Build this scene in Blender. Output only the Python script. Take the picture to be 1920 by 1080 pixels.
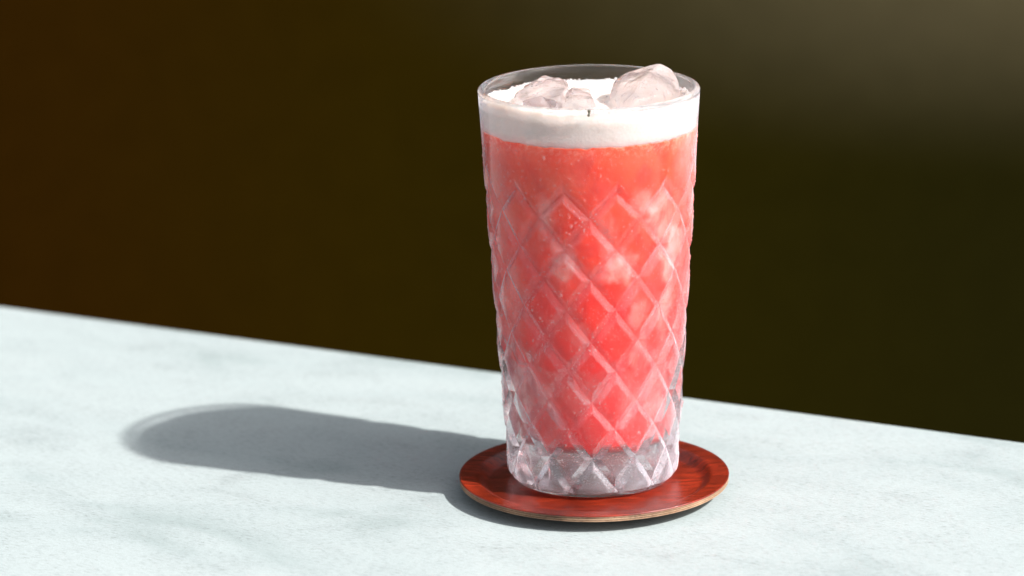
import bpy, bmesh, math, random
from math import sin, cos, pi, radians, sqrt, exp, floor
from mathutils import Vector, Matrix, noise

for o in list(bpy.data.objects):
    bpy.data.objects.remove(o)
S = bpy.context.scene
C = S.collection
rng = random.Random(7)

# ------------------------------------------------------------------ camera
D, EL, YAW, PIT, ROLL = 1.21953, 0.323117, -0.0235023, 0.265803, -0.0169868
fw = Vector((sin(YAW)*cos(PIT), cos(YAW)*cos(PIT), -sin(PIT)))
rt = fw.cross(Vector((0, 0, 1))).normalized()
up = rt.cross(fw)
r2 = cos(ROLL)*rt + sin(ROLL)*up
u2 = -sin(ROLL)*rt + cos(ROLL)*up
cam = bpy.data.cameras.new('camera')
camo = bpy.data.objects.new('camera', cam)
C.objects.link(camo)
M = Matrix((r2, u2, -fw)).transposed().to_4x4()
M.translation = Vector((0, -D*cos(EL), D*sin(EL)))
camo.matrix_world = M
cam.sensor_width = 36
cam.lens = 124.0093
cam.clip_start, cam.clip_end = 0.05, 60
cam.dof.use_dof = True
cam.dof.focus_distance = 1.19
cam.dof.aperture_fstop = 8.5
cam.dof.aperture_blades = 0
S.camera = camo

# ------------------------------------------------------------------ light
SUN_AZ = radians(114.1)
SUN_EL = radians(43.6)
w = bpy.data.worlds.new('World')
S.world = w
w.use_nodes = True
nt = w.node_tree
nt.nodes.clear()
sky = nt.nodes.new('ShaderNodeTexSky')
sky.sky_type = 'NISHITA'
sky.sun_disc = False
sky.sun_elevation = SUN_EL
sky.sun_rotation = SUN_AZ
sky.dust_density = 3.0
sky.air_density = 0.8
hsv = nt.nodes.new('ShaderNodeHueSaturation')
hsv.inputs['Saturation'].default_value = 0.25
bg = nt.nodes.new('ShaderNodeBackground')
bg.inputs[1].default_value = 0.128
wo = nt.nodes.new('ShaderNodeOutputWorld')
nt.links.new(sky.outputs[0], hsv.inputs['Color'])
nt.links.new(hsv.outputs[0], bg.inputs[0])
nt.links.new(bg.outputs[0], wo.inputs[0])

sl = bpy.data.lights.new('sun', 'SUN')
sl.energy = 5.0
sl.angle = radians(1.2)
sl.color = (1.0, 0.965, 0.92)
so = bpy.data.objects.new('sun', sl)
C.objects.link(so)
sd = Vector((sin(SUN_AZ)*cos(SUN_EL), cos(SUN_AZ)*cos(SUN_EL), sin(SUN_EL)))
so.rotation_euler = sd.to_track_quat('Z', 'Y').to_euler()
so.location = sd*5

S.view_settings.view_transform = 'Standard'
S.view_settings.look = 'None'
S.view_settings.exposure = 1.1
S.view_settings.gamma = 1
cy = S.cycles
cy.use_denoising = True
cy.max_bounces = 24
cy.transmission_bounces = 16
cy.glossy_bounces = 8
cy.diffuse_bounces = 6
cy.transparent_max_bounces = 32
cy.sample_clamp_indirect = 6
cy.sample_clamp_direct = 12
cy.caustics_refractive = True
cy.caustics_reflective = False

# ------------------------------------------------------------------ helpers
class NB:
    def __init__(s, name):
        s.m = bpy.data.materials.new(name)
        s.m.use_nodes = True
        s.t = s.m.node_tree
        s.t.nodes.clear()
        s.out = s.n('ShaderNodeOutputMaterial')
    def n(s, typ, **kw):
        x = s.t.nodes.new(typ)
        for k, v in kw.items():
            setattr(x, k, v)
        return x
    def l(s, a, b):
        s.t.links.new(a, b)
    def put(s, sock, v):
        if hasattr(v, 'is_output'):
            s.l(v, sock)
        elif isinstance(v, (tuple, list)) and len(v) == 3 and sock.type == 'RGBA':
            sock.default_value = (*v, 1)
        else:
            sock.default_value = v
    def coord(s, scale=(1, 1, 1), rot=(0, 0, 0), loc=(0, 0, 0), kind='Object'):
        c = s.n('ShaderNodeTexCoord')
        m = s.n('ShaderNodeMapping')
        m.inputs['Scale'].default_value = scale
        m.inputs['Rotation'].default_value = rot
        m.inputs['Location'].default_value = loc
        s.l(c.outputs[kind], m.inputs['Vector'])
        return m.outputs[0]
    def noise(s, vec, scale, detail=4, rough=.55, dist=0):
        x = s.n('ShaderNodeTexNoise')
        s.l(vec, x.inputs['Vector'])
        x.inputs['Scale'].default_value = scale
        x.inputs['Detail'].default_value = detail
        x.inputs['Roughness'].default_value = rough
        x.inputs['Distortion'].default_value = dist
        return x.outputs['Fac']
    def ramp(s, fac, pts):
        x = s.n('ShaderNodeValToRGB')
        e = x.color_ramp.elements
        while len(e) < len(pts):
            e.new(.5)
        for i, (p, c) in enumerate(pts):
            e[i].position = p
            e[i].color = (*c, 1) if isinstance(c, tuple) else (c, c, c, 1)
        s.l(fac, x.inputs[0])
        return x.outputs[0]
    def math(s, op, a, b=0.0, clamp=False):
        x = s.n('ShaderNodeMath', operation=op, use_clamp=clamp)
        s.put(x.inputs[0], a)
        s.put(x.inputs[1], b)
        return x.outputs[0]
    def mapr(s, v, a, b, c=0.0, d=1.0, smooth=False):
        x = s.n('ShaderNodeMapRange')
        if smooth:
            x.interpolation_type = 'SMOOTHSTEP'
        s.put(x.inputs[0], v)
        for i, q in enumerate((a, b, c, d)):
            s.put(x.inputs[i+1], q)
        return x.outputs[0]
    def mixc(s, f, a, b, mode='MIX'):
        x = s.n('ShaderNodeMix', data_type='RGBA', blend_type=mode)
        s.put(x.inputs[0], f)
        s.put(x.inputs[6], a)
        s.put(x.inputs[7], b)
        return x.outputs[2]
    def mixs(s, f, a, b):
        x = s.n('ShaderNodeMixShader')
        s.put(x.inputs[0], f)
        s.l(a, x.inputs[1])
        s.l(b, x.inputs[2])
        return x.outputs[0]
    def bump(s, h, dist, strength=1.0, normal=None):
        x = s.n('ShaderNodeBump')
        s.l(h, x.inputs['Height'])
        x.inputs['Distance'].default_value = dist
        x.inputs['Strength'].default_value = strength
        if normal is not None:
            s.l(normal, x.inputs['Normal'])
        return x.outputs[0]
    def bsdf(s, typ, **kw):
        x = s.n(typ)
        for k, v in kw.items():
            s.put(x.inputs[k.replace('_', ' ')], v)
        return x
    def done(s, sh):
        s.l(sh, s.out.inputs['Surface'])
        return s.m

def obj(name, me, mat, parent=None):
    o = bpy.data.objects.new(name, me)
    if mat is not None:
        me.materials.append(mat)
    C.objects.link(o)
    if parent is not None:
        o.parent = parent
    return o

def thing(name, label, cat, loc=(0, 0, 0), group=None):
    o = bpy.data.objects.new(name, None)
    C.objects.link(o)
    o.empty_display_size = .01
    o.location = loc
    o['label'] = label
    o['category'] = cat
    if group:
        o['group'] = group
    return o

def tag(o, label, cat, group=None):
    o['label'] = label
    o['category'] = cat
    if group:
        o['group'] = group

def mesh(name, vs, fs, smooth=True, sharp=None):
    me = bpy.data.meshes.new(name)
    me.from_pydata(vs, [], fs)
    me.update()
    if smooth:
        me.polygons.foreach_set('use_smooth', [True]*len(me.polygons))
        if sharp is not None:
            me.set_sharp_from_angle(angle=radians(sharp))
    return me

def lathe(prof, n=128, closed=False):
    """prof: list of (r, z); returns verts, faces. closed joins last to first."""
    vs, fs = [], []
    rows = []
    for (r, z) in prof:
        if r < 1e-7:
            rows.append([len(vs)])
            vs.append((0, 0, z))
        else:
            rows.append(list(range(len(vs), len(vs)+n)))
            vs += [(r*cos(2*pi*i/n), r*sin(2*pi*i/n), z) for i in range(n)]
    pairs = list(zip(rows, rows[1:]))
    if closed:
        pairs.append((rows[-1], rows[0]))
    for a, b in pairs:
        for i in range(n):
            j = (i+1) % n
            if len(a) == 1 and len(b) == 1:
                continue
            if len(a) == 1:
                fs.append((a[0], b[j], b[i]))
            elif len(b) == 1:
                fs.append((a[i], a[j], b[0]))
            else:
                fs.append((a[i], a[j], b[j], b[i]))
    return vs, fs

def smoothstep(x, a=0.0, b=1.0):
    x = max(0.0, min(1.0, (x-a)/(b-a)))
    return x*x*(3-2*x)

# ------------------------------------------------------------------ materials
def mat_table():
    b = NB('stone_laminate')
    big = b.noise(b.coord((1, 1.7, 1), (0, 0, .46), (.3, .1, 0)), 11, 3, .5, .8)
    mid = b.noise(b.coord((1, 1.9, 1), (0, 0, .40), (3, 1, 0)), 30, 7, .68, .5)
    fine = b.noise(b.coord((1, 3.2, 1), (0, 0, .46)), 330, 5, .75)
    grain = b.noise(b.coord((1, 1.6, 1)), 1500, 2, .6)
    c = b.ramp(big, [(.28, (0.1950, 0.2330, 0.2340)), (.44, (0.2440, 0.2810, 0.2850)), (.62, (0.2593, 0.2950, 0.2985))])
    m = b.ramp(mid, [(.27, .84), (.42, .96), (.6, 1.0)])
    c = b.mixc(1.0, c, m, 'MULTIPLY')
    f = b.ramp(fine, [(.34, .52), (.45, .92), (.62, 1.08)])
    c = b.mixc(b.ramp(mid, [(.36, 1.0), (.62, .45)]), c, b.mixc(1.0, c, f, 'MULTIPLY'))
    c = b.mixc(1.0, c, b.ramp(grain, [(.3, .86), (.7, 1.09)]), 'MULTIPLY')
    p = b.bsdf('ShaderNodeBsdfPrincipled', Base_Color=c, Roughness=.62, Specular_IOR_Level=.2)
    b.l(b.bump(grain, .0001, .5), p.inputs['Normal'])
    return b.done(p.outputs[0])

def mat_edge():
    b = NB('table_edge_band')
    n = b.noise(b.coord(), 60, 3)
    c = b.ramp(n, [(.3, (0.2881, 0.2881, 0.2996)), (.7, (0.3342, 0.3342, 0.3457))])
    return b.done(b.bsdf('ShaderNodeBsdfPrincipled', Base_Color=c, Roughness=.5).outputs[0])

def mat_wall():
    b = NB('old_dark_paint')
    v = b.coord()
    n1 = b.noise(v, 1.6, 2, .4, .3)
    n2 = b.noise(v, 40, 4)
    sep = b.n('ShaderNodeSeparateXYZ')
    b.l(v, sep.inputs[0])
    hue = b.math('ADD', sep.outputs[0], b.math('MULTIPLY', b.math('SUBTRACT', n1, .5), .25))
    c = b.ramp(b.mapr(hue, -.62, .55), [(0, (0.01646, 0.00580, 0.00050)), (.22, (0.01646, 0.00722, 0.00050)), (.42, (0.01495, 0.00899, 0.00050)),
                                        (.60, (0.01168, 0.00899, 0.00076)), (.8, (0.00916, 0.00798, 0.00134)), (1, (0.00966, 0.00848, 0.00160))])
    # soft glow of light at the upper right, painted into the wall colour
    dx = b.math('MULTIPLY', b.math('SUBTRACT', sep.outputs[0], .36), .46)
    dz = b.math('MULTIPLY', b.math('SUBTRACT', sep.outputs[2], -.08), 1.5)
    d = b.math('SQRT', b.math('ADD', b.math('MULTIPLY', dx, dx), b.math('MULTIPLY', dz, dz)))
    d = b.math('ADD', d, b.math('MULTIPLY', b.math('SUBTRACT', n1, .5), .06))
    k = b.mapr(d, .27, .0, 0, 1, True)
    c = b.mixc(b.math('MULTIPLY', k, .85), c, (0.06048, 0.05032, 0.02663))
    c = b.mixc(1.0, c, b.ramp(n2, [(.3, .92), (.7, 1.06)]), 'MULTIPLY')
    p = b.bsdf('ShaderNodeBsdfPrincipled', Base_Color=c, Roughness=.9, Specular_IOR_Level=.0)
    return b.done(p.outputs[0])

def mat_floor():
    b = NB('dark_paving')
    c = b.ramp(b.noise(b.coord(), 8, 4), [(.3, (.02, .017, .012)), (.7, (.035, .03, .02))])
    return b.done(b.bsdf('ShaderNodeBsdfPrincipled', Base_Color=c, Roughness=.9).outputs[0])

def mat_wood(name, lo, hi, rough=.42, spec=.35, scale=1.0):
    b = NB(name)
    v = b.coord((1, 9, 4), (0, 0, .18))
    n = b.noise(v, 70*scale, 6, .65, .8)
    n2 = b.noise(b.coord((1, 26, 8), (0, 0, .18)), 120*scale, 3, .6)
    n3 = b.noise(b.coord(), 45, 3)
    c = b.ramp(n, [(.28, lo), (.68, hi)])
    c = b.mixc(1.0, c, b.ramp(n2, [(.34, .5), (.5, 1.0), (.7, 1.12)]), 'MULTIPLY')
    c = b.mixc(1.0, c, b.ramp(n3, [(.32, .50), (.66, 1.30)]), 'MULTIPLY')
    p = b.bsdf('ShaderNodeBsdfPrincipled', Base_Color=c, Roughness=rough, Specular_IOR_Level=spec)
    b.l(b.bump(n2, .00012, .6), p.inputs['Normal'])
    return b.done(p.outputs[0])

def mat_glass():
    b = NB('pressed_glass')
    co = b.coord()
    sep = b.n('ShaderNodeSeparateXYZ')
    b.l(co, sep.inputs[0])
    z = sep.outputs[2]
    rip = b.noise(b.coord((1, 1, 2.4)), 420, 3, .6, 1.2)
    rip2 = b.noise(co, 130, 2, .5)
    h = b.math('ADD', b.math('MULTIPLY', rip, .5), rip2)
    nrm = b.bump(h, .0004, .22)
    # open rim clear, wall mostly straight-through, thick base bends light
    base = b.mapr(z, .011, .019, .0, 1.0, True)
    rim = b.mapr(z, .1345, .1362, .0, 1.0, True)
    outer = b.n('ShaderNodeAttribute', attribute_name='outer').outputs['Fac']
    plain = b.math('MULTIPLY', b.mapr(z, b.mapr(outer, 0, 1, .0985, .106), b.mapr(outer, 0, 1, .1075, .128), .0, 1.0, True), 1.0)
    tf = b.math('ADD', .08, b.math('MULTIPLY', base, b.mapr(outer, 0, 1, .62, .08)))
    tf = b.math('ADD', tf, b.math('MULTIPLY', plain, b.mapr(outer, 0, 1, .30, .58)))
    tf = b.math('SUBTRACT', tf, b.math('MULTIPLY', rim, b.mapr(outer, 0, 1, .60, .42)))
    refr = b.bsdf('ShaderNodeBsdfGlass', Color=(.98, .975, .98), Roughness=.0, IOR=1.5)
    b.l(nrm, refr.inputs['Normal'])
    tr = b.bsdf('ShaderNodeBsdfTransparent', Color=(.985, .98, .985))
    # condensation film: fine scattering, reads denser at a glancing angle
    lw = b.n('ShaderNodeLayerWeight')
    lw.inputs['Blend'].default_value = .5
    fr = b.math('ADD', .004, b.math('MULTIPLY', b.math('POWER', b.mapr(lw.outputs['Facing'], .34, 1.0), 1.6), .64))
    cut = b.n('ShaderNodeAttribute', attribute_name='cut')
    fr = b.math('MULTIPLY', fr, b.math('SUBTRACT', 1.0, b.math('MULTIPLY', cut.outputs['Fac'], .35)))
    fr = b.math('ADD', fr, b.math('MULTIPLY', cut.outputs['Fac'], .09))
    patch = b.ramp(b.noise(b.coord((1, 1, .7)), 55, 4, .6), [(.36, .35), (.66, 1.2)])
    spk = b.ramp(b.noise(b.coord((1, 1, 1.6)), 1100, 3, .7), [(.36, .65), (.5, .95), (.66, 1.5)])
    patch = b.math('MULTIPLY', patch, spk)
    fr = b.math('MULTIPLY', fr, patch)
    dew = b.mapr(b.noise(b.coord((1, 1, 1.5), (0, 0, 0), (.4, .2, 0)), 1500, 2, .6), .54, .66)
    fr = b.math('ADD', fr, b.math('MULTIPLY', b.math('MULTIPLY', dew, patch), .055))
    fr = b.math('ADD', fr, b.math('MULTIPLY', b.math('SUBTRACT', 1.0, base), .18))  # pale film in the clear base, standing in for light focused there
    fr = b.math('MULTIPLY', fr, b.math('SUBTRACT', 1.0, b.math('MULTIPLY', rim, .75)), True)
    df = b.bsdf('ShaderNodeBsdfDiffuse', Color=(.90, .85, .93))
    tl = b.bsdf('ShaderNodeBsdfTranslucent', Color=(.90, .85, .93))
    film = b.mixs(.45, df.outputs[0], tl.outputs[0])
    fz = b.n('ShaderNodeLayerWeight')
    fz.inputs['Blend'].default_value = .5
    b.l(nrm, fz.inputs['Normal'])
    fres = b.math('ADD', .04, b.math('MULTIPLY', b.math('POWER', fz.outputs['Facing'], 5.0), .9))
    gl = b.bsdf('ShaderNodeBsdfGlossy', Color=(1, 1, 1), Roughness=.14)
    b.l(nrm, gl.inputs['Normal'])
    sh = b.mixs(tf, refr.outputs[0], b.mixs(b.math('MULTIPLY', fres, b.math('SUBTRACT', 1.0, b.math('MULTIPLY', plain, b.math('SUBTRACT', 1.0, outer)))), tr.outputs[0], gl.outputs[0]))
    fr = b.math('MULTIPLY', fr, outer)
    sh = b.mixs(fr, sh, film)
    return b.done(sh)

def mat_clear(name, ior, tf, frost, rough=.03, tint=(1, 1, 1), bump=None):
    b = NB(name)
    refr = b.bsdf('ShaderNodeBsdfGlass', Color=tint, Roughness=rough, IOR=ior)
    tr = b.bsdf('ShaderNodeBsdfTransparent', Color=tint)
    f = b.n('ShaderNodeLayerWeight')
    f.inputs['Blend'].default_value = .5
    r0 = ((ior-1)/(ior+1))**2
    gl = b.bsdf('ShaderNodeBsdfGlossy', Color=(1, 1, 1), Roughness=max(.06, rough))
    if bump:
        nn = b.bump(b.noise(b.coord((1, 1, .5)), bump, 2, .5, .6), .0016, .5)
        for x in (refr.inputs['Normal'], f.inputs['Normal'], gl.inputs['Normal']):
            b.l(nn, x)
    fr = b.math('ADD', r0, b.math('MULTIPLY', b.math('POWER', f.outputs['Facing'], 5.0), .9))
    sh = b.mixs(tf, refr.outputs[0], b.mixs(fr, tr.outputs[0], gl.outputs[0]))
    if frost:
        n = b.ramp(b.noise(b.coord(), 160, 4, .6, .8), [(.38, frost*.25), (.68, frost*1.6)])
        df = b.bsdf('ShaderNodeBsdfDiffuse', Color=(.9, .85, .86))
        tl = b.bsdf('ShaderNodeBsdfTranslucent', Color=(.9, .83, .84))
        sh = b.mixs(n, sh, b.mixs(.5, df.outputs[0], tl.outputs[0]))
    return b.done(sh)

def mat_liquid():
    b = NB('pink_red_drink')
    co = b.coord()
    sep = b.n('ShaderNodeSeparateXYZ')
    b.l(co, sep.inputs[0])
    n = b.noise(co, 55, 3, .5, .4)
    n2 = b.noise(b.coord((1, 1, .6)), 190, 4, .6, .5)
    zz = b.math('ADD', sep.outputs[2], b.math('MULTIPLY', b.math('SUBTRACT', n, .5), .10))
    c = b.ramp(b.mapr(zz, .012, .13), [(0, (.97, .014, .014)), (.35, (.97, .024, .015)), (.7, (.97, .055, .018)), (1, (.90, .085, .030))])
    c = b.mixc(1.0, c, b.ramp(b.noise(b.coord((1, 1, .6), (0, 0, 0), (.7, .3, 0)), 95, 4, .6, .8), [(.33, (.86, .55, .62)), (.55, (1, 1, 1))]), 'MULTIPLY')
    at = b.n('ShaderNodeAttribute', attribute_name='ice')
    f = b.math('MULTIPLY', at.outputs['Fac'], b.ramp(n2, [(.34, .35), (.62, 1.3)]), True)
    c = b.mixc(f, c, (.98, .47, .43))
    froth = b.math('MULTIPLY', b.mapr(sep.outputs[2], .118, .1245, 0, 1, True), b.mapr(b.noise(co, 650, 5, .75), .47, .66))
    c = b.mixc(b.math('MULTIPLY', froth, .35), c, (.95, .55, .45))
    p = b.bsdf('ShaderNodeBsdfPrincipled', Base_Color=c, Roughness=.5, Specular_IOR_Level=.1,
               Subsurface_Weight=1.0, Subsurface_Radius=(1.0, .3, .22), Subsurface_Scale=.006)
    return b.done(p.outputs[0])

def mat_foam():
    b = NB('cream_foam')
    co = b.coord()
    vo = b.n('ShaderNodeTexVoronoi')
    b.l(co, vo.inputs['Vector'])
    vo.inputs['Scale'].default_value = 900
    n = b.noise(co, 260, 4, .65)
    h = b.math('ADD', vo.outputs['Distance'], n)
    c = b.ramp(b.noise(co, 70, 4), [(.3, (.60, .535, .485)), (.62, (.66, .615, .58))])
    sep = b.n('ShaderNodeSeparateXYZ')
    b.l(co, sep.inputs[0])
    zz = b.math('ADD', sep.outputs[2], b.math('MULTIPLY', b.math('SUBTRACT', b.noise(co, 420, 4, .7), .5), .0035))
    c = b.mixc(b.mapr(zz, .1275, .1238, 0, .8, True), c, (.60, .47, .45))
    p = b.bsdf('ShaderNodeBsdfPrincipled', Base_Color=c, Roughness=.55, Specular_IOR_Level=.3,
               Subsurface_Weight=1.0, Subsurface_Radius=(1, .8, .7), Subsurface_Scale=.006)
    b.l(b.bump(h, .0004, .25), p.inputs['Normal'])
    tr = b.bsdf('ShaderNodeBsdfTransparent', Color=(1, 1, 1))
    return b.done(b.mixs(.30, p.outputs[0], tr.outputs[0]))

def mat_plain(name, col, rough=.6):
    b = NB(name)
    c = b.mixc(b.noise(b.coord(), 900, 3), tuple(x*.7 for x in col), tuple(min(1, x*1.25) for x in col))
    return b.done(b.bsdf('ShaderNodeBsdfPrincipled', Base_Color=c, Roughness=rough).outputs[0])

# ------------------------------------------------------------------ setting
E0 = Vector((-.24553, .24903, 0))
E1 = Vector((.15402, .05091, 0))
ed = (E1-E0).normalized()
en = Vector((ed.y, -ed.x, 0))           # towards the camera side
if en.y > 0:
    en = -en
ang = math.atan2(ed.y, ed.x)

def box(name, x0, x1, y0, y1, z0, z1, bevel=0):
    bm = bmesh.new()
    bmesh.ops.create_cube(bm, size=1)
    for v in bm.verts:
        v.co = Vector(((x0+x1)/2+v.co.x*(x1-x0), (y0+y1)/2+v.co.y*(y1-y0), (z0+z1)/2+v.co.z*(z1-z0)))
    if bevel:
        bmesh.ops.bevel(bm, geom=bm.edges[:], offset=bevel, segments=3, affect='EDGES', profile=.5)
    me = bpy.data.meshes.new(name)
    bm.to_mesh(me)
    bm.free()
    return me

tb = thing('table', 'pale grey white stone-look table top running diagonally under the coaster', 'table', (E0.x, E0.y, 0))
tb.rotation_euler = (0, 0, ang)
tl_ = obj('table_top', box('table_top', -.8, 1.6, -.95, -.0015, -.028, 0, .0022), mat_table(), tb)
eb_ = obj('edge_band', box('edge_band', -.8, 1.6, -.0013, 0, -.026, -.0022), mat_edge(), tb)

fl = obj('floor', box('floor', -4, 4, -4, 4, -.85, -.75), mat_floor())
fl['kind'] = 'structure'
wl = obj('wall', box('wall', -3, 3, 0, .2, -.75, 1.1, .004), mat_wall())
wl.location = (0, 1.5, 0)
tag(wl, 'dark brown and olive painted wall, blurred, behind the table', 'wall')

# ------------------------------------------------------------------ coaster
def coaster_top(r):
    z = .0030 + .0029*smoothstep(r, .0362, .0412)
    if r > .0412:
        z += .0003*(r-.0412)/.0053
    return z
rs = [0, .008, .018, .028, .034] + [.0355+.0005*i for i in range(14)] + [.0430, .0440, .0450, .0458]
RC = .04646
co_ = thing('coaster', 'round red-brown bent plywood coaster with raised lip under the glass', 'coaster')
top_m = mat_wood('red_veneer', (0.0560, 0.0050, 0.0022), (0.1850, 0.0165, 0.0050), .27, .5)
ply_a = mat_wood('pale_ply', (0.2200, 0.1320, 0.0800), (0.3100, 0.2050, 0.1380), .8, .1, 2)
ply_b = mat_wood('dark_ply', (0.1000, 0.0540, 0.0330), (0.1700, 0.1000, 0.0640), .8, .1, 2)
layers = [('top_veneer', 0, .00042, top_m), ('core_ply', .00042, .00080, ply_a), ('core_ply', .00082, .00112, ply_b),
          ('core_ply', .00114, .00152, ply_a), ('core_ply', .00154, .00180, ply_b), ('bottom_veneer', .00182, .0021, ply_a)]
for i, (nm, a, b_, m) in enumerate(layers):
    ro = RC - (.00012 if i else .0) - (.00010 if m is ply_b else 0)
    e = .00022 if i == 0 else .00005
    tp = [(r, coaster_top(r)-a) for r in rs] + [(ro-e, coaster_top(ro)-a), (ro, coaster_top(ro)-a-e)]
    bt = [(ro, coaster_top(ro)-b_)] + [(r, coaster_top(r)-b_) for r in reversed(rs)]
    vs, fs = lathe(tp+bt, 192)
    fs = [tuple(reversed(f)) for f in fs]
    obj(nm, mesh(nm, vs, fs, True, 40), m, co_)

# ------------------------------------------------------------------ tumbler
GX, GY, GZ = -.00037, .0074, .0031
ZT = .1405-GZ                      # height of the glass
def r_out(z):                      # taper of the outer wall, local z
    return .02965+(.0375-.02965)*(z-.0119)/(ZT-.0119)
ZN = [z-GZ for z in (.1116, .1025, .0916, .0814, .0705, .0594, .0490, .0378, .0282, .0178, .0072)]
NA = 12
def t_of(z):                       # pattern coordinate, 0 at the top tips, 5 at the base
    if z >= ZN[0]:
        return -(z-ZN[0])/.021
    for i in range(10):
        if z >= ZN[i+1]:
            return .5*(i+(ZN[i]-z)/(ZN[i]-ZN[i+1]))
    return 5+(ZN[10]-z)/.021
def relief(s, t):
    """s in diamonds round the glass, t in diamonds downwards (0 = top tips at s=.5)"""
    p, q = s+t-.5, s-t-.5
    tz = abs((s % 1.0)-.5)         # zigzag: 0 at s=.5, .5 at s=0
    v = t-tz                       # below the zigzag when positive
    d = min(abs(p-round(p)), abs(q-round(q)))
    if v < 0:
        d = min(-v, .5)
    if t > 5:
        d = d*max(0, 1-(t-5)*3)+.5*min(1, (t-5)*3)
    wv = 5/28
    x = min(1, d/wv)
    h = -.00125*(1-x)
    if v >= 0:
        h += .0008*(1-(1-2*max(d, wv))**2)/(1-(1-2*wv)**2)*.55-.0003
    else:
        h += .0004*min(1, max(0, 1+v*1.2)) * (1-exp(v*8))
    return h
def cutness(s, t):
    d = min(abs(s+t-.5-round(s+t-.5)), abs(s-t-.5-round(s-t-.5)))
    v = t-abs((s % 1.0)-.5)
    if v < 0:
        d = -v
    return 1-smoothstep(d, .15, .19)
K = 14
NC = NA*2*K
TH0 = -pi/2                        # s = 0 faces the camera
def WT(z):                         # the wall thickens towards the foot
    return .0027+.0072*(1-smoothstep(z, -.010, .095))
def glass_rows():
    rows = []
    # bottom centre, slightly hollow foot
    rows += [('in', 0, .0012), ('in', .012, .0010), ('in', .021, .0004), ('in', .0245, .0), ('in', .0262, .0001), ('in', .0274, .0007), ('in', .0281, .0016)]
    for z in (.0026, .0034):
        rows.append(('pat', z))
    for i in range(9, -1, -1):
        for k in range(K):
            rows.append(('pat', ZN[i+1]+(ZN[i]-ZN[i+1])*k/K))
    z = ZN[0]
    n = 26
    for k in range(n+1):
        rows.append(('pat', z+(ZT-.0014-z)*k/n))
    # rounded lip
    ro = r_out(ZT)
    tl, rl = .0027, .00135
    for a in range(15, 180, 15):
        rows.append(('in', ro-rl+rl*cos(radians(a)), ZT-rl+rl*sin(radians(a))))
    ri = lambda z: r_out(z)-WT(z)
    for k in range(0, 41):
        z = ZT-.0014-(ZT-.0014-.020)*k/40
        rows.append(('in', ri(z), z))
    for a in range(15, 91, 15):
        rows.append(('in', ri(.020)-.004+.004*cos(radians(a)), .0185-.004*sin(radians(a))))
    rows += [('in', .012, .0143), ('in', 0, .0142)]
    return rows
def build_glass():
    vs, fs, idx, info, cut, out = [], [], [], [], [], []
    for r in glass_rows():
        if r[0] == 'in' and r[1] < 1e-6:
            idx.append([len(vs)])
            vs.append((0, 0, r[2]))
            cut.append(0)
            out.append(0)
            info.append(None)
            continue
        row = []
        for c in range(NC):
            s = c/(2*K)
            th = TH0+2*pi*c/NC
            if r[0] == 'in':
                rad, z = r[1], r[2]
            else:
                z = r[1]
                rad = r_out(z)+relief(s, t_of(z))
                if z < .005:
                    rad -= .0011*((.005-z)/.005)**2
            row.append(len(vs))
            out.append(1 if r[0] == 'pat' else 0)
            cut.append(cutness(s, t_of(z)) if r[0] == 'pat' else 0)
            vs.append((rad*cos(th), rad*sin(th), z))
        idx.append(row)
        info.append(r)
    for i in range(len(idx)-1):
        a, b = idx[i], idx[i+1]
        for c in range(NC):
            d = (c+1) % NC
            if len(a) == 1:
                fs.append((a[0], b[d], b[c]))
            elif len(b) == 1:
                fs.append((a[c], a[d], b[0]))
            elif info[i][0] == 'pat' and info[i+1][0] == 'pat' and info[i][1] < ZN[0]:
                s = (c+.5)/(2*K)
                t = t_of(.5*(info[i][1]+info[i+1][1]))
                p, q = s+t-.5, s-t-.5
                if abs(p-round(p)) < abs(q-round(q)):     # groove where s+t is constant
                    fs += [(a[c], a[d], b[d]), (a[c], b[d], b[c])]
                else:
                    fs += [(a[c], a[d], b[c]), (a[d], b[d], b[c])]
            else:
                fs.append((a[c], a[d], b[d], b[c]))
    me = mesh('glass_body', vs, fs, True, 17)
    at = me.attributes.new('cut', 'FLOAT', 'POINT')
    at.data.foreach_set('value', cut)
    at = me.attributes.new('outer', 'FLOAT', 'POINT')
    at.data.foreach_set('value', out)
    return me
tum = thing('tumbler', 'tall clear tumbler with pressed diamond pattern and frosty condensation on the coaster', 'glass', (GX, GY, GZ))
obj('glass_body', build_glass(), mat_glass(), tum)

# condensation beads on the outside
def drops():
    vs, fs = [], []
    def bead(th, z, a, asp):
        s = (th-TH0)/(2*pi)*NA
        def pt(th, z, lift):
            r = r_out(z)+relief((th-TH0)/(2*pi)*NA % NA, t_of(z))+lift
            return (r*cos(th), r*sin(th), z)
        n = 8
        b0 = len(vs)
        r0 = r_out(z)
        for (f, l) in ((1.0, -.05), (.78, .38), (.4, .6)):
            for i in range(n):
                ph = 2*pi*i/n
                du, dz = a*f*cos(ph), a*asp*f*sin(ph)
                vs.append(pt(th+du/r0, z+dz, l*a))
        vs.append(pt(th, z, .66*a))
        for k in range(2):
            for i in range(n):
                j = (i+1) % n
                fs.append((b0+k*n+i, b0+k*n+j, b0+(k+1)*n+j, b0+(k+1)*n+i))
        for i in range(n):
            fs.append((b0+2*n+i, b0+2*n+(i+1) % n, b0+3*n))
    for i in range(11000):
        th = TH0+rng.uniform(-1.75, 1.75)
        z = rng.uniform(.006, .122)
        if noise.noise(Vector((th*5, z*120, 3))) < rng.uniform(-.9, .3):
            continue
        a = .00013+.00026*rng.random()**4
        if rng.random() < .035:
            a *= 2.0
        bead(th, z, a, rng.uniform(.8, 1.3))
    return mesh('condensation', vs, fs)
dr = obj('condensation', drops(), mat_clear('water_beads', 1.33, .30, .12, .03), tum)
dr['kind'] = 'stuff'

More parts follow.
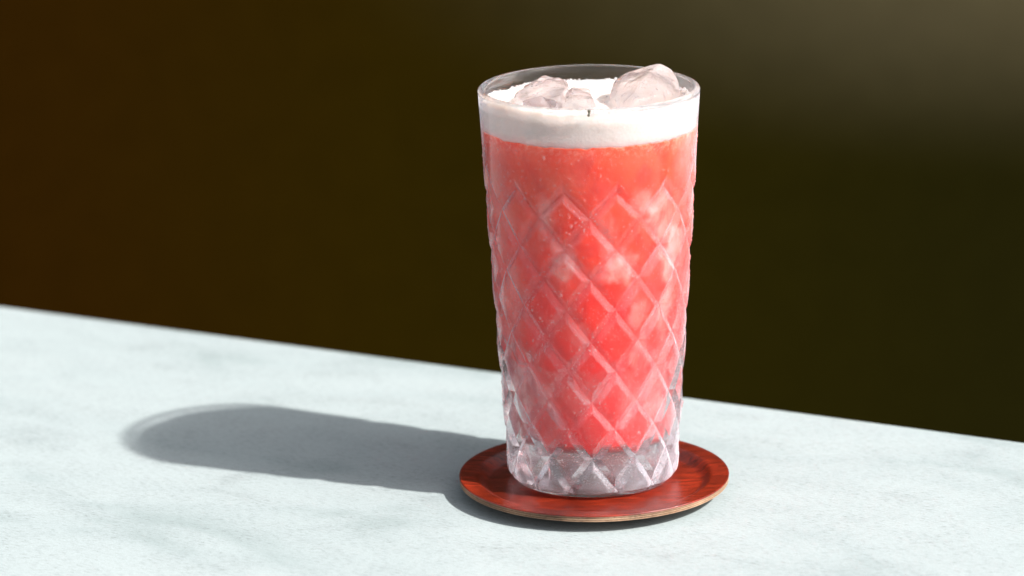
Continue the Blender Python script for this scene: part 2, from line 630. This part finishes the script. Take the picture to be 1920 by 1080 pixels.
# ------------------------------------------------------------------ drink
LR = lambda z: r_out(z)-WT(z)-GAP-.0016*(1-smoothstep(z, .030, .062))+.0021*smoothstep(z, ZN[0]-.004, ZN[0]+.020)
GAP = -.0007
ZF0, ZF1 = .1268-GZ+.0003, .1350-GZ
drk = thing('drink', 'iced pink-red drink with a pale foam head filling the tumbler', 'drink', (GX, GY, GZ))
def foam_line(th):
    return ZF0+.0006*noise.noise(Vector((cos(th)*3, sin(th)*3, 1)))+.0004*noise.noise(Vector((cos(th)*16, sin(th)*16, 5)))+.0002*noise.noise(Vector((cos(th)*45, sin(th)*45, 5)))
ICE = [  # paler clouds where ice is pressed close: angle from the front (+ right), height, half sizes, tilt, amount
    (-.46, .100, .12, .012, .6, .45), (-.34, .090, .10, .006, .3, .5), (-.28, .083, .2, .006, -.2, .75), (.28, .083, .22, .007, .2, .85), (.78, .098, .22, .009, -.3, .95), (.50, .104, .14, .006, .8, .6),
    (1.0, .083, .22, .012, .2, .85), (.55, .066, .14, .007, -.3, .45), (.62, .050, .15, .008, .5, .6),
    (.95, .062, .14, .010, .2, .6), (.55, .032, .2, .010, -.3, .4), (.25, .024, .1, .006, .3, .4),
    (-.15, .058, .16, .006, .3, .3), (-.95, .070, .2, .014, 0, .25), (.95, .032, .22, .012, 0, .6),
    (.15, .094, .12, .008, .6, .35), (.0, .036, .14, .006, .2, .25),
]
def build_liquid():
    n = 336
    prof = [(0, .0140), (.012, .0141)]
    for a in range(90, 14, -15):
        prof.append((LR(.0185)-.004+.004*cos(radians(a)), .0183-.004*sin(radians(a))))
    z0 = .019
    rows = 110
    vs, fs = lathe(prof, n)
    base = len(vs)-n
    prev = list(range(base, base+n))
    for k in range(rows+1):
        row = []
        for i in range(n):
            th = 2*pi*i/n
            zt = foam_line(th)
            z = z0+(zt-z0)*k/rows
            row.append(len(vs))
            R = LR(z)+.5*relief((th-TH0)/(2*pi)*NA % NA, t_of(z))
            vs.append((R*cos(th), R*sin(th), z))
        for i in range(n):
            j = (i+1) % n
            fs.append((prev[i], prev[j], row[j], row[i]))
        prev = row
    c = len(vs)
    vs.append((0, 0, ZF0))
    for i in range(n):
        fs.append((prev[i], prev[(i+1) % n], c))
    me = mesh('liquid', vs, fs, True, 60)
    at = me.attributes.new('ice', 'FLOAT', 'POINT')
    val = []
    for (x, y, z) in vs:
        th = math.atan2(y, x)-TH0
        th = (th+pi) % (2*pi)-pi
        v = 0
        for (a, h, sa, sh, tl, am) in ICE:
            u = (th-a)/sa
            q = (z-h)/sh
            u, q = u*cos(tl)-q*sin(tl), u*sin(tl)+q*cos(tl)
            n1 = noise.noise(Vector((th*5+a*9, z*170, h*70)))*.7+.5*noise.noise(Vector((th*16+a*9, z*520, h*70)))
            dd = max(abs(u), abs(q))*.25+.75*sqrt(u*u+q*q)+n1*.5
            v = max(v, am*.58*(1-smoothstep(dd, .45, 1.05)))
        v += .10*max(0, noise.noise(Vector((x*120, y*120, z*120))))
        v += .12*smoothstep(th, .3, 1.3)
        val.append(min(1, v))
    at.data.foreach_set('value', val)
    return me
obj('liquid', build_liquid(), mat_liquid(), drk)

def foam_top(x, y):
    r = sqrt(x*x+y*y)/.0345
    e = smoothstep(r, .84, .99)*smoothstep(-y/.0345, -.75, .55)
    h = ZF1+.0030*e+.0009*noise.noise(Vector((x*70, y*70, 2)))+.0005*noise.noise(Vector((x*220, y*220, 4)))
    return h+.0010*smoothstep(r, .9, 1.0)-.0002
def build_foam():
    n = 480
    vs, fs = [], []
    prev = None
    for k in range(9):
        row = []
        for i in range(n):
            th = 2*pi*i/n
            zt = foam_top(.0345*cos(th), .0345*sin(th))
            zb = foam_line(th)+.00003
            z = zb+(zt-zb)*k/8
            row.append(len(vs))
            R = r_out(z)-.0007-.0024*smoothstep(z, zt-.0034, zt-.0002)
            vs.append((R*cos(th), R*sin(th), z))
        if prev:
            for i in range(n):
                j = (i+1) % n
                fs.append((prev[i], prev[j], row[j], row[i]))
        else:
            c = len(vs)
            vs.append((0, 0, ZF0+.00003))
            for i in range(n):
                fs.append((row[(i+1) % n], row[i], c))
        prev = row
    R0 = r_out(ZF1)-.0034
    m = 34
    for k in range(m-1, 0, -1):
        row = []
        for i in range(n):
            th = 2*pi*i/n
            x, y = R0*k/m*cos(th), R0*k/m*sin(th)
            row.append(len(vs))
            vs.append((x, y, foam_top(x, y)))
        for i in range(n):
            j = (i+1) % n
            fs.append((prev[i], prev[j], row[j], row[i]))
        prev = row
    c = len(vs)
    vs.append((0, 0, foam_top(0, 0)))
    for i in range(n):
        fs.append((prev[i], prev[(i+1) % n], c))
    return mesh('foam', vs, fs, True, 60)
obj('foam', build_foam(), mat_foam(), drk)

def build_bubbles():
    bm = bmesh.new()
    bmesh.ops.create_icosphere(bm, subdivisions=1, radius=1)
    uv = [v.co.copy() for v in bm.verts]
    uf = [tuple(v.index for v in f.verts) for f in bm.faces]
    bm.free()
    vs, fs = [], []
    def add(x, y, z, r):
        b = len(vs)
        vs.extend((x+r*v.x, y+r*v.y, z+r*v.z) for v in uv)
        fs.extend(tuple(b+i for i in f) for f in uf)
    for i in range(900):
        th = rng.uniform(0, 2*pi)
        r = .0340*(1-.16*rng.random()**2.2)
        a = .00018+.0005*rng.random()**3
        x, y = r*cos(th), r*sin(th)
        add(x, y, foam_top(x, y)+a*.25, a)
    for i in range(500):
        th = rng.uniform(0, 2*pi)
        r = .033*sqrt(rng.random())
        a = .00015+.0003*rng.random()**3
        x, y = r*cos(th), r*sin(th)
        add(x, y, foam_top(x, y)+a*.2, a)
    return mesh('bubbles', vs, fs)
bb = obj('bubbles', build_bubbles(), mat_clear('bubble_film', 1.2, .55, .35, .05), drk)
bb['kind'] = 'stuff'

# ------------------------------------------------------------------ ice
ice_m = mat_clear('clear_ice', 1.31, .16, .035, .01, (.945, .915, .925), 190)
def ice(name, pts, bev, seed, amp, label):
    bm = bmesh.new()
    c = sum((Vector(p) for p in pts), Vector())/len(pts)
    for p in pts:
        bm.verts.new(Vector(p)-c)
    bmesh.ops.convex_hull(bm, input=bm.verts[:])
    bmesh.ops.delete(bm, geom=[v for v in bm.verts if not v.link_faces], context='VERTS')
    bmesh.ops.dissolve_limit(bm, angle_limit=radians(9), verts=bm.verts[:], edges=bm.edges[:])
    bmesh.ops.bevel(bm, geom=bm.edges[:], offset=bev, segments=3, affect='EDGES', profile=.5)
    bmesh.ops.triangulate(bm, faces=bm.faces[:])
    for _ in range(6):
        long_ = [e for e in bm.edges if e.calc_length() > .0016]
        if not long_:
            break
        bmesh.ops.subdivide_edges(bm, edges=long_, cuts=1)
        bmesh.ops.triangulate(bm, faces=[f for f in bm.faces if len(f.verts) > 3])
    for _ in range(1):
        bmesh.ops.smooth_vert(bm, verts=bm.verts[:], factor=.5, use_axis_x=True, use_axis_y=True, use_axis_z=True)
    bm.normal_update()
    for v in bm.verts:
        p = v.co
        v.co = p+v.normal*(amp*noise.noise(p*170+Vector((seed, 0, 0)))+amp*.35*noise.noise(p*520+Vector((seed, 2, 0))))
    bm.normal_update()
    me = bpy.data.meshes.new(name)
    bm.to_mesh(me)
    bm.free()
    me.polygons.foreach_set('use_smooth', [True]*len(me.polygons))
    o = obj(name, me, ice_m)
    o.location = c
    tag(o, label, 'ice', 'ice in the drink')
    return o
ice('ice_cube', [(.0242, .0120, .1472), (.0278, .0120, .1452), (.0300, .0100, .1418), (.0308, .0060, .1351), (.0167, -.0040, .1442),
    (.0139, -.0120, .1392), (.0130, -.0140, .1334), (.0190, .0040, .1459), (.0079, .0100, .1410), (.0115, .0180, .1426),
    (.0060, .0040, .1349), (.0212, .0215, .1444), (.0270, .0195, .1420), (.0295, .0165, .1330), (.0064, .0160, .1286),
    (.0285, .0040, .1264), (.0095, .0000, .1275), (.0275, .0160, .1242), (.0245, -.0060, .1400), (.0250, -.0070, .1290)],
    .0007, 1, .0004, 'large rounded ice chunk standing up above the rim on the right')
ice('ice_cube', [(-.0150, .0150, .1428), (-.0105, .0130, .1424), (-.0250, .0040, .1388), (-.0215, .0150, .1398), (-.0100, -.0060, .1402),
    (-.0215, -.0075, .1376), (-.0070, .0060, .1412), (-.0085, .0190, .1392), (-.0265, .0060, .1310), (-.0090, -.0060, .1300), (-.0060, .0160, .1300), (-.0200, .0180, .1310)],
    .0004, 5, .0008, 'cracked clear ice chunk half sunk in the foam on the left')
ice('ice_cube', [(-.0230, -.0060, .1385), (-.0160, -.0050, .1402), (-.0110, -.0110, .1392), (-.0190, -.0150, .1366), (-.0120, -.0170, .1362), (-.0215, -.0100, .1310),
    (-.0110, -.0060, .1310), (-.0140, -.0160, .1310)],
    .0004, 11, .0006, 'flat thin ice sliver lying in the foam in front of the cracked chunk')
ice('ice_cube', [(-.0060, .0080, .1402), (.0000, .0090, .1396), (-.0085, -.0010, .1402), (.0010, -.0040, .1384), (-.0075, -.0100, .1384), (-.0010, -.0125, .1366),
    (.0025, .0040, .1330), (-.0060, .0060, .1320), (-.0030, -.0110, .1310), (-.0095, -.0120, .1352)],
    .0007, 9, .0006, 'small low ice lump in the foam between the left and right chunks')

# ------------------------------------------------------------------ herb fleck on the lip
def stick(p0, p1, r):
    p0, p1 = Vector(p0), Vector(p1)
    ax = (p1-p0).normalized()
    a = ax.orthogonal().normalized()
    b = ax.cross(a)
    vs, fs = [], []
    n, m = 10, 8
    for k in range(m+1):
        f = k/m
        rr = r*(1+.25*sin(f*9))*(.55 if k in (0, m) else 1)
        for i in range(n):
            q = p0.lerp(p1, f)+rr*(a*cos(2*pi*i/n)+b*sin(2*pi*i/n))+Vector((.0001*sin(f*5), 0, 0))
            vs.append(tuple(q))
    for k in range(m):
        for i in range(n):
            j = (i+1) % n
            fs.append((k*n+i, k*n+j, (k+1)*n+j, (k+1)*n+i))
    fs += [tuple(range(n))[::-1], tuple(range(m*n, m*n+n))]
    return mesh('herb_stem', vs, fs)
hs = obj('herb_stem', stick((-.00045, -.0302, .1405), (-.0004, -.0303, .1383), .00042), mat_plain('dark_herb', (.035, .03, .004)))
tag(hs, 'tiny dark green herb stem fragment stuck to the front of the glass rim', 'herb')
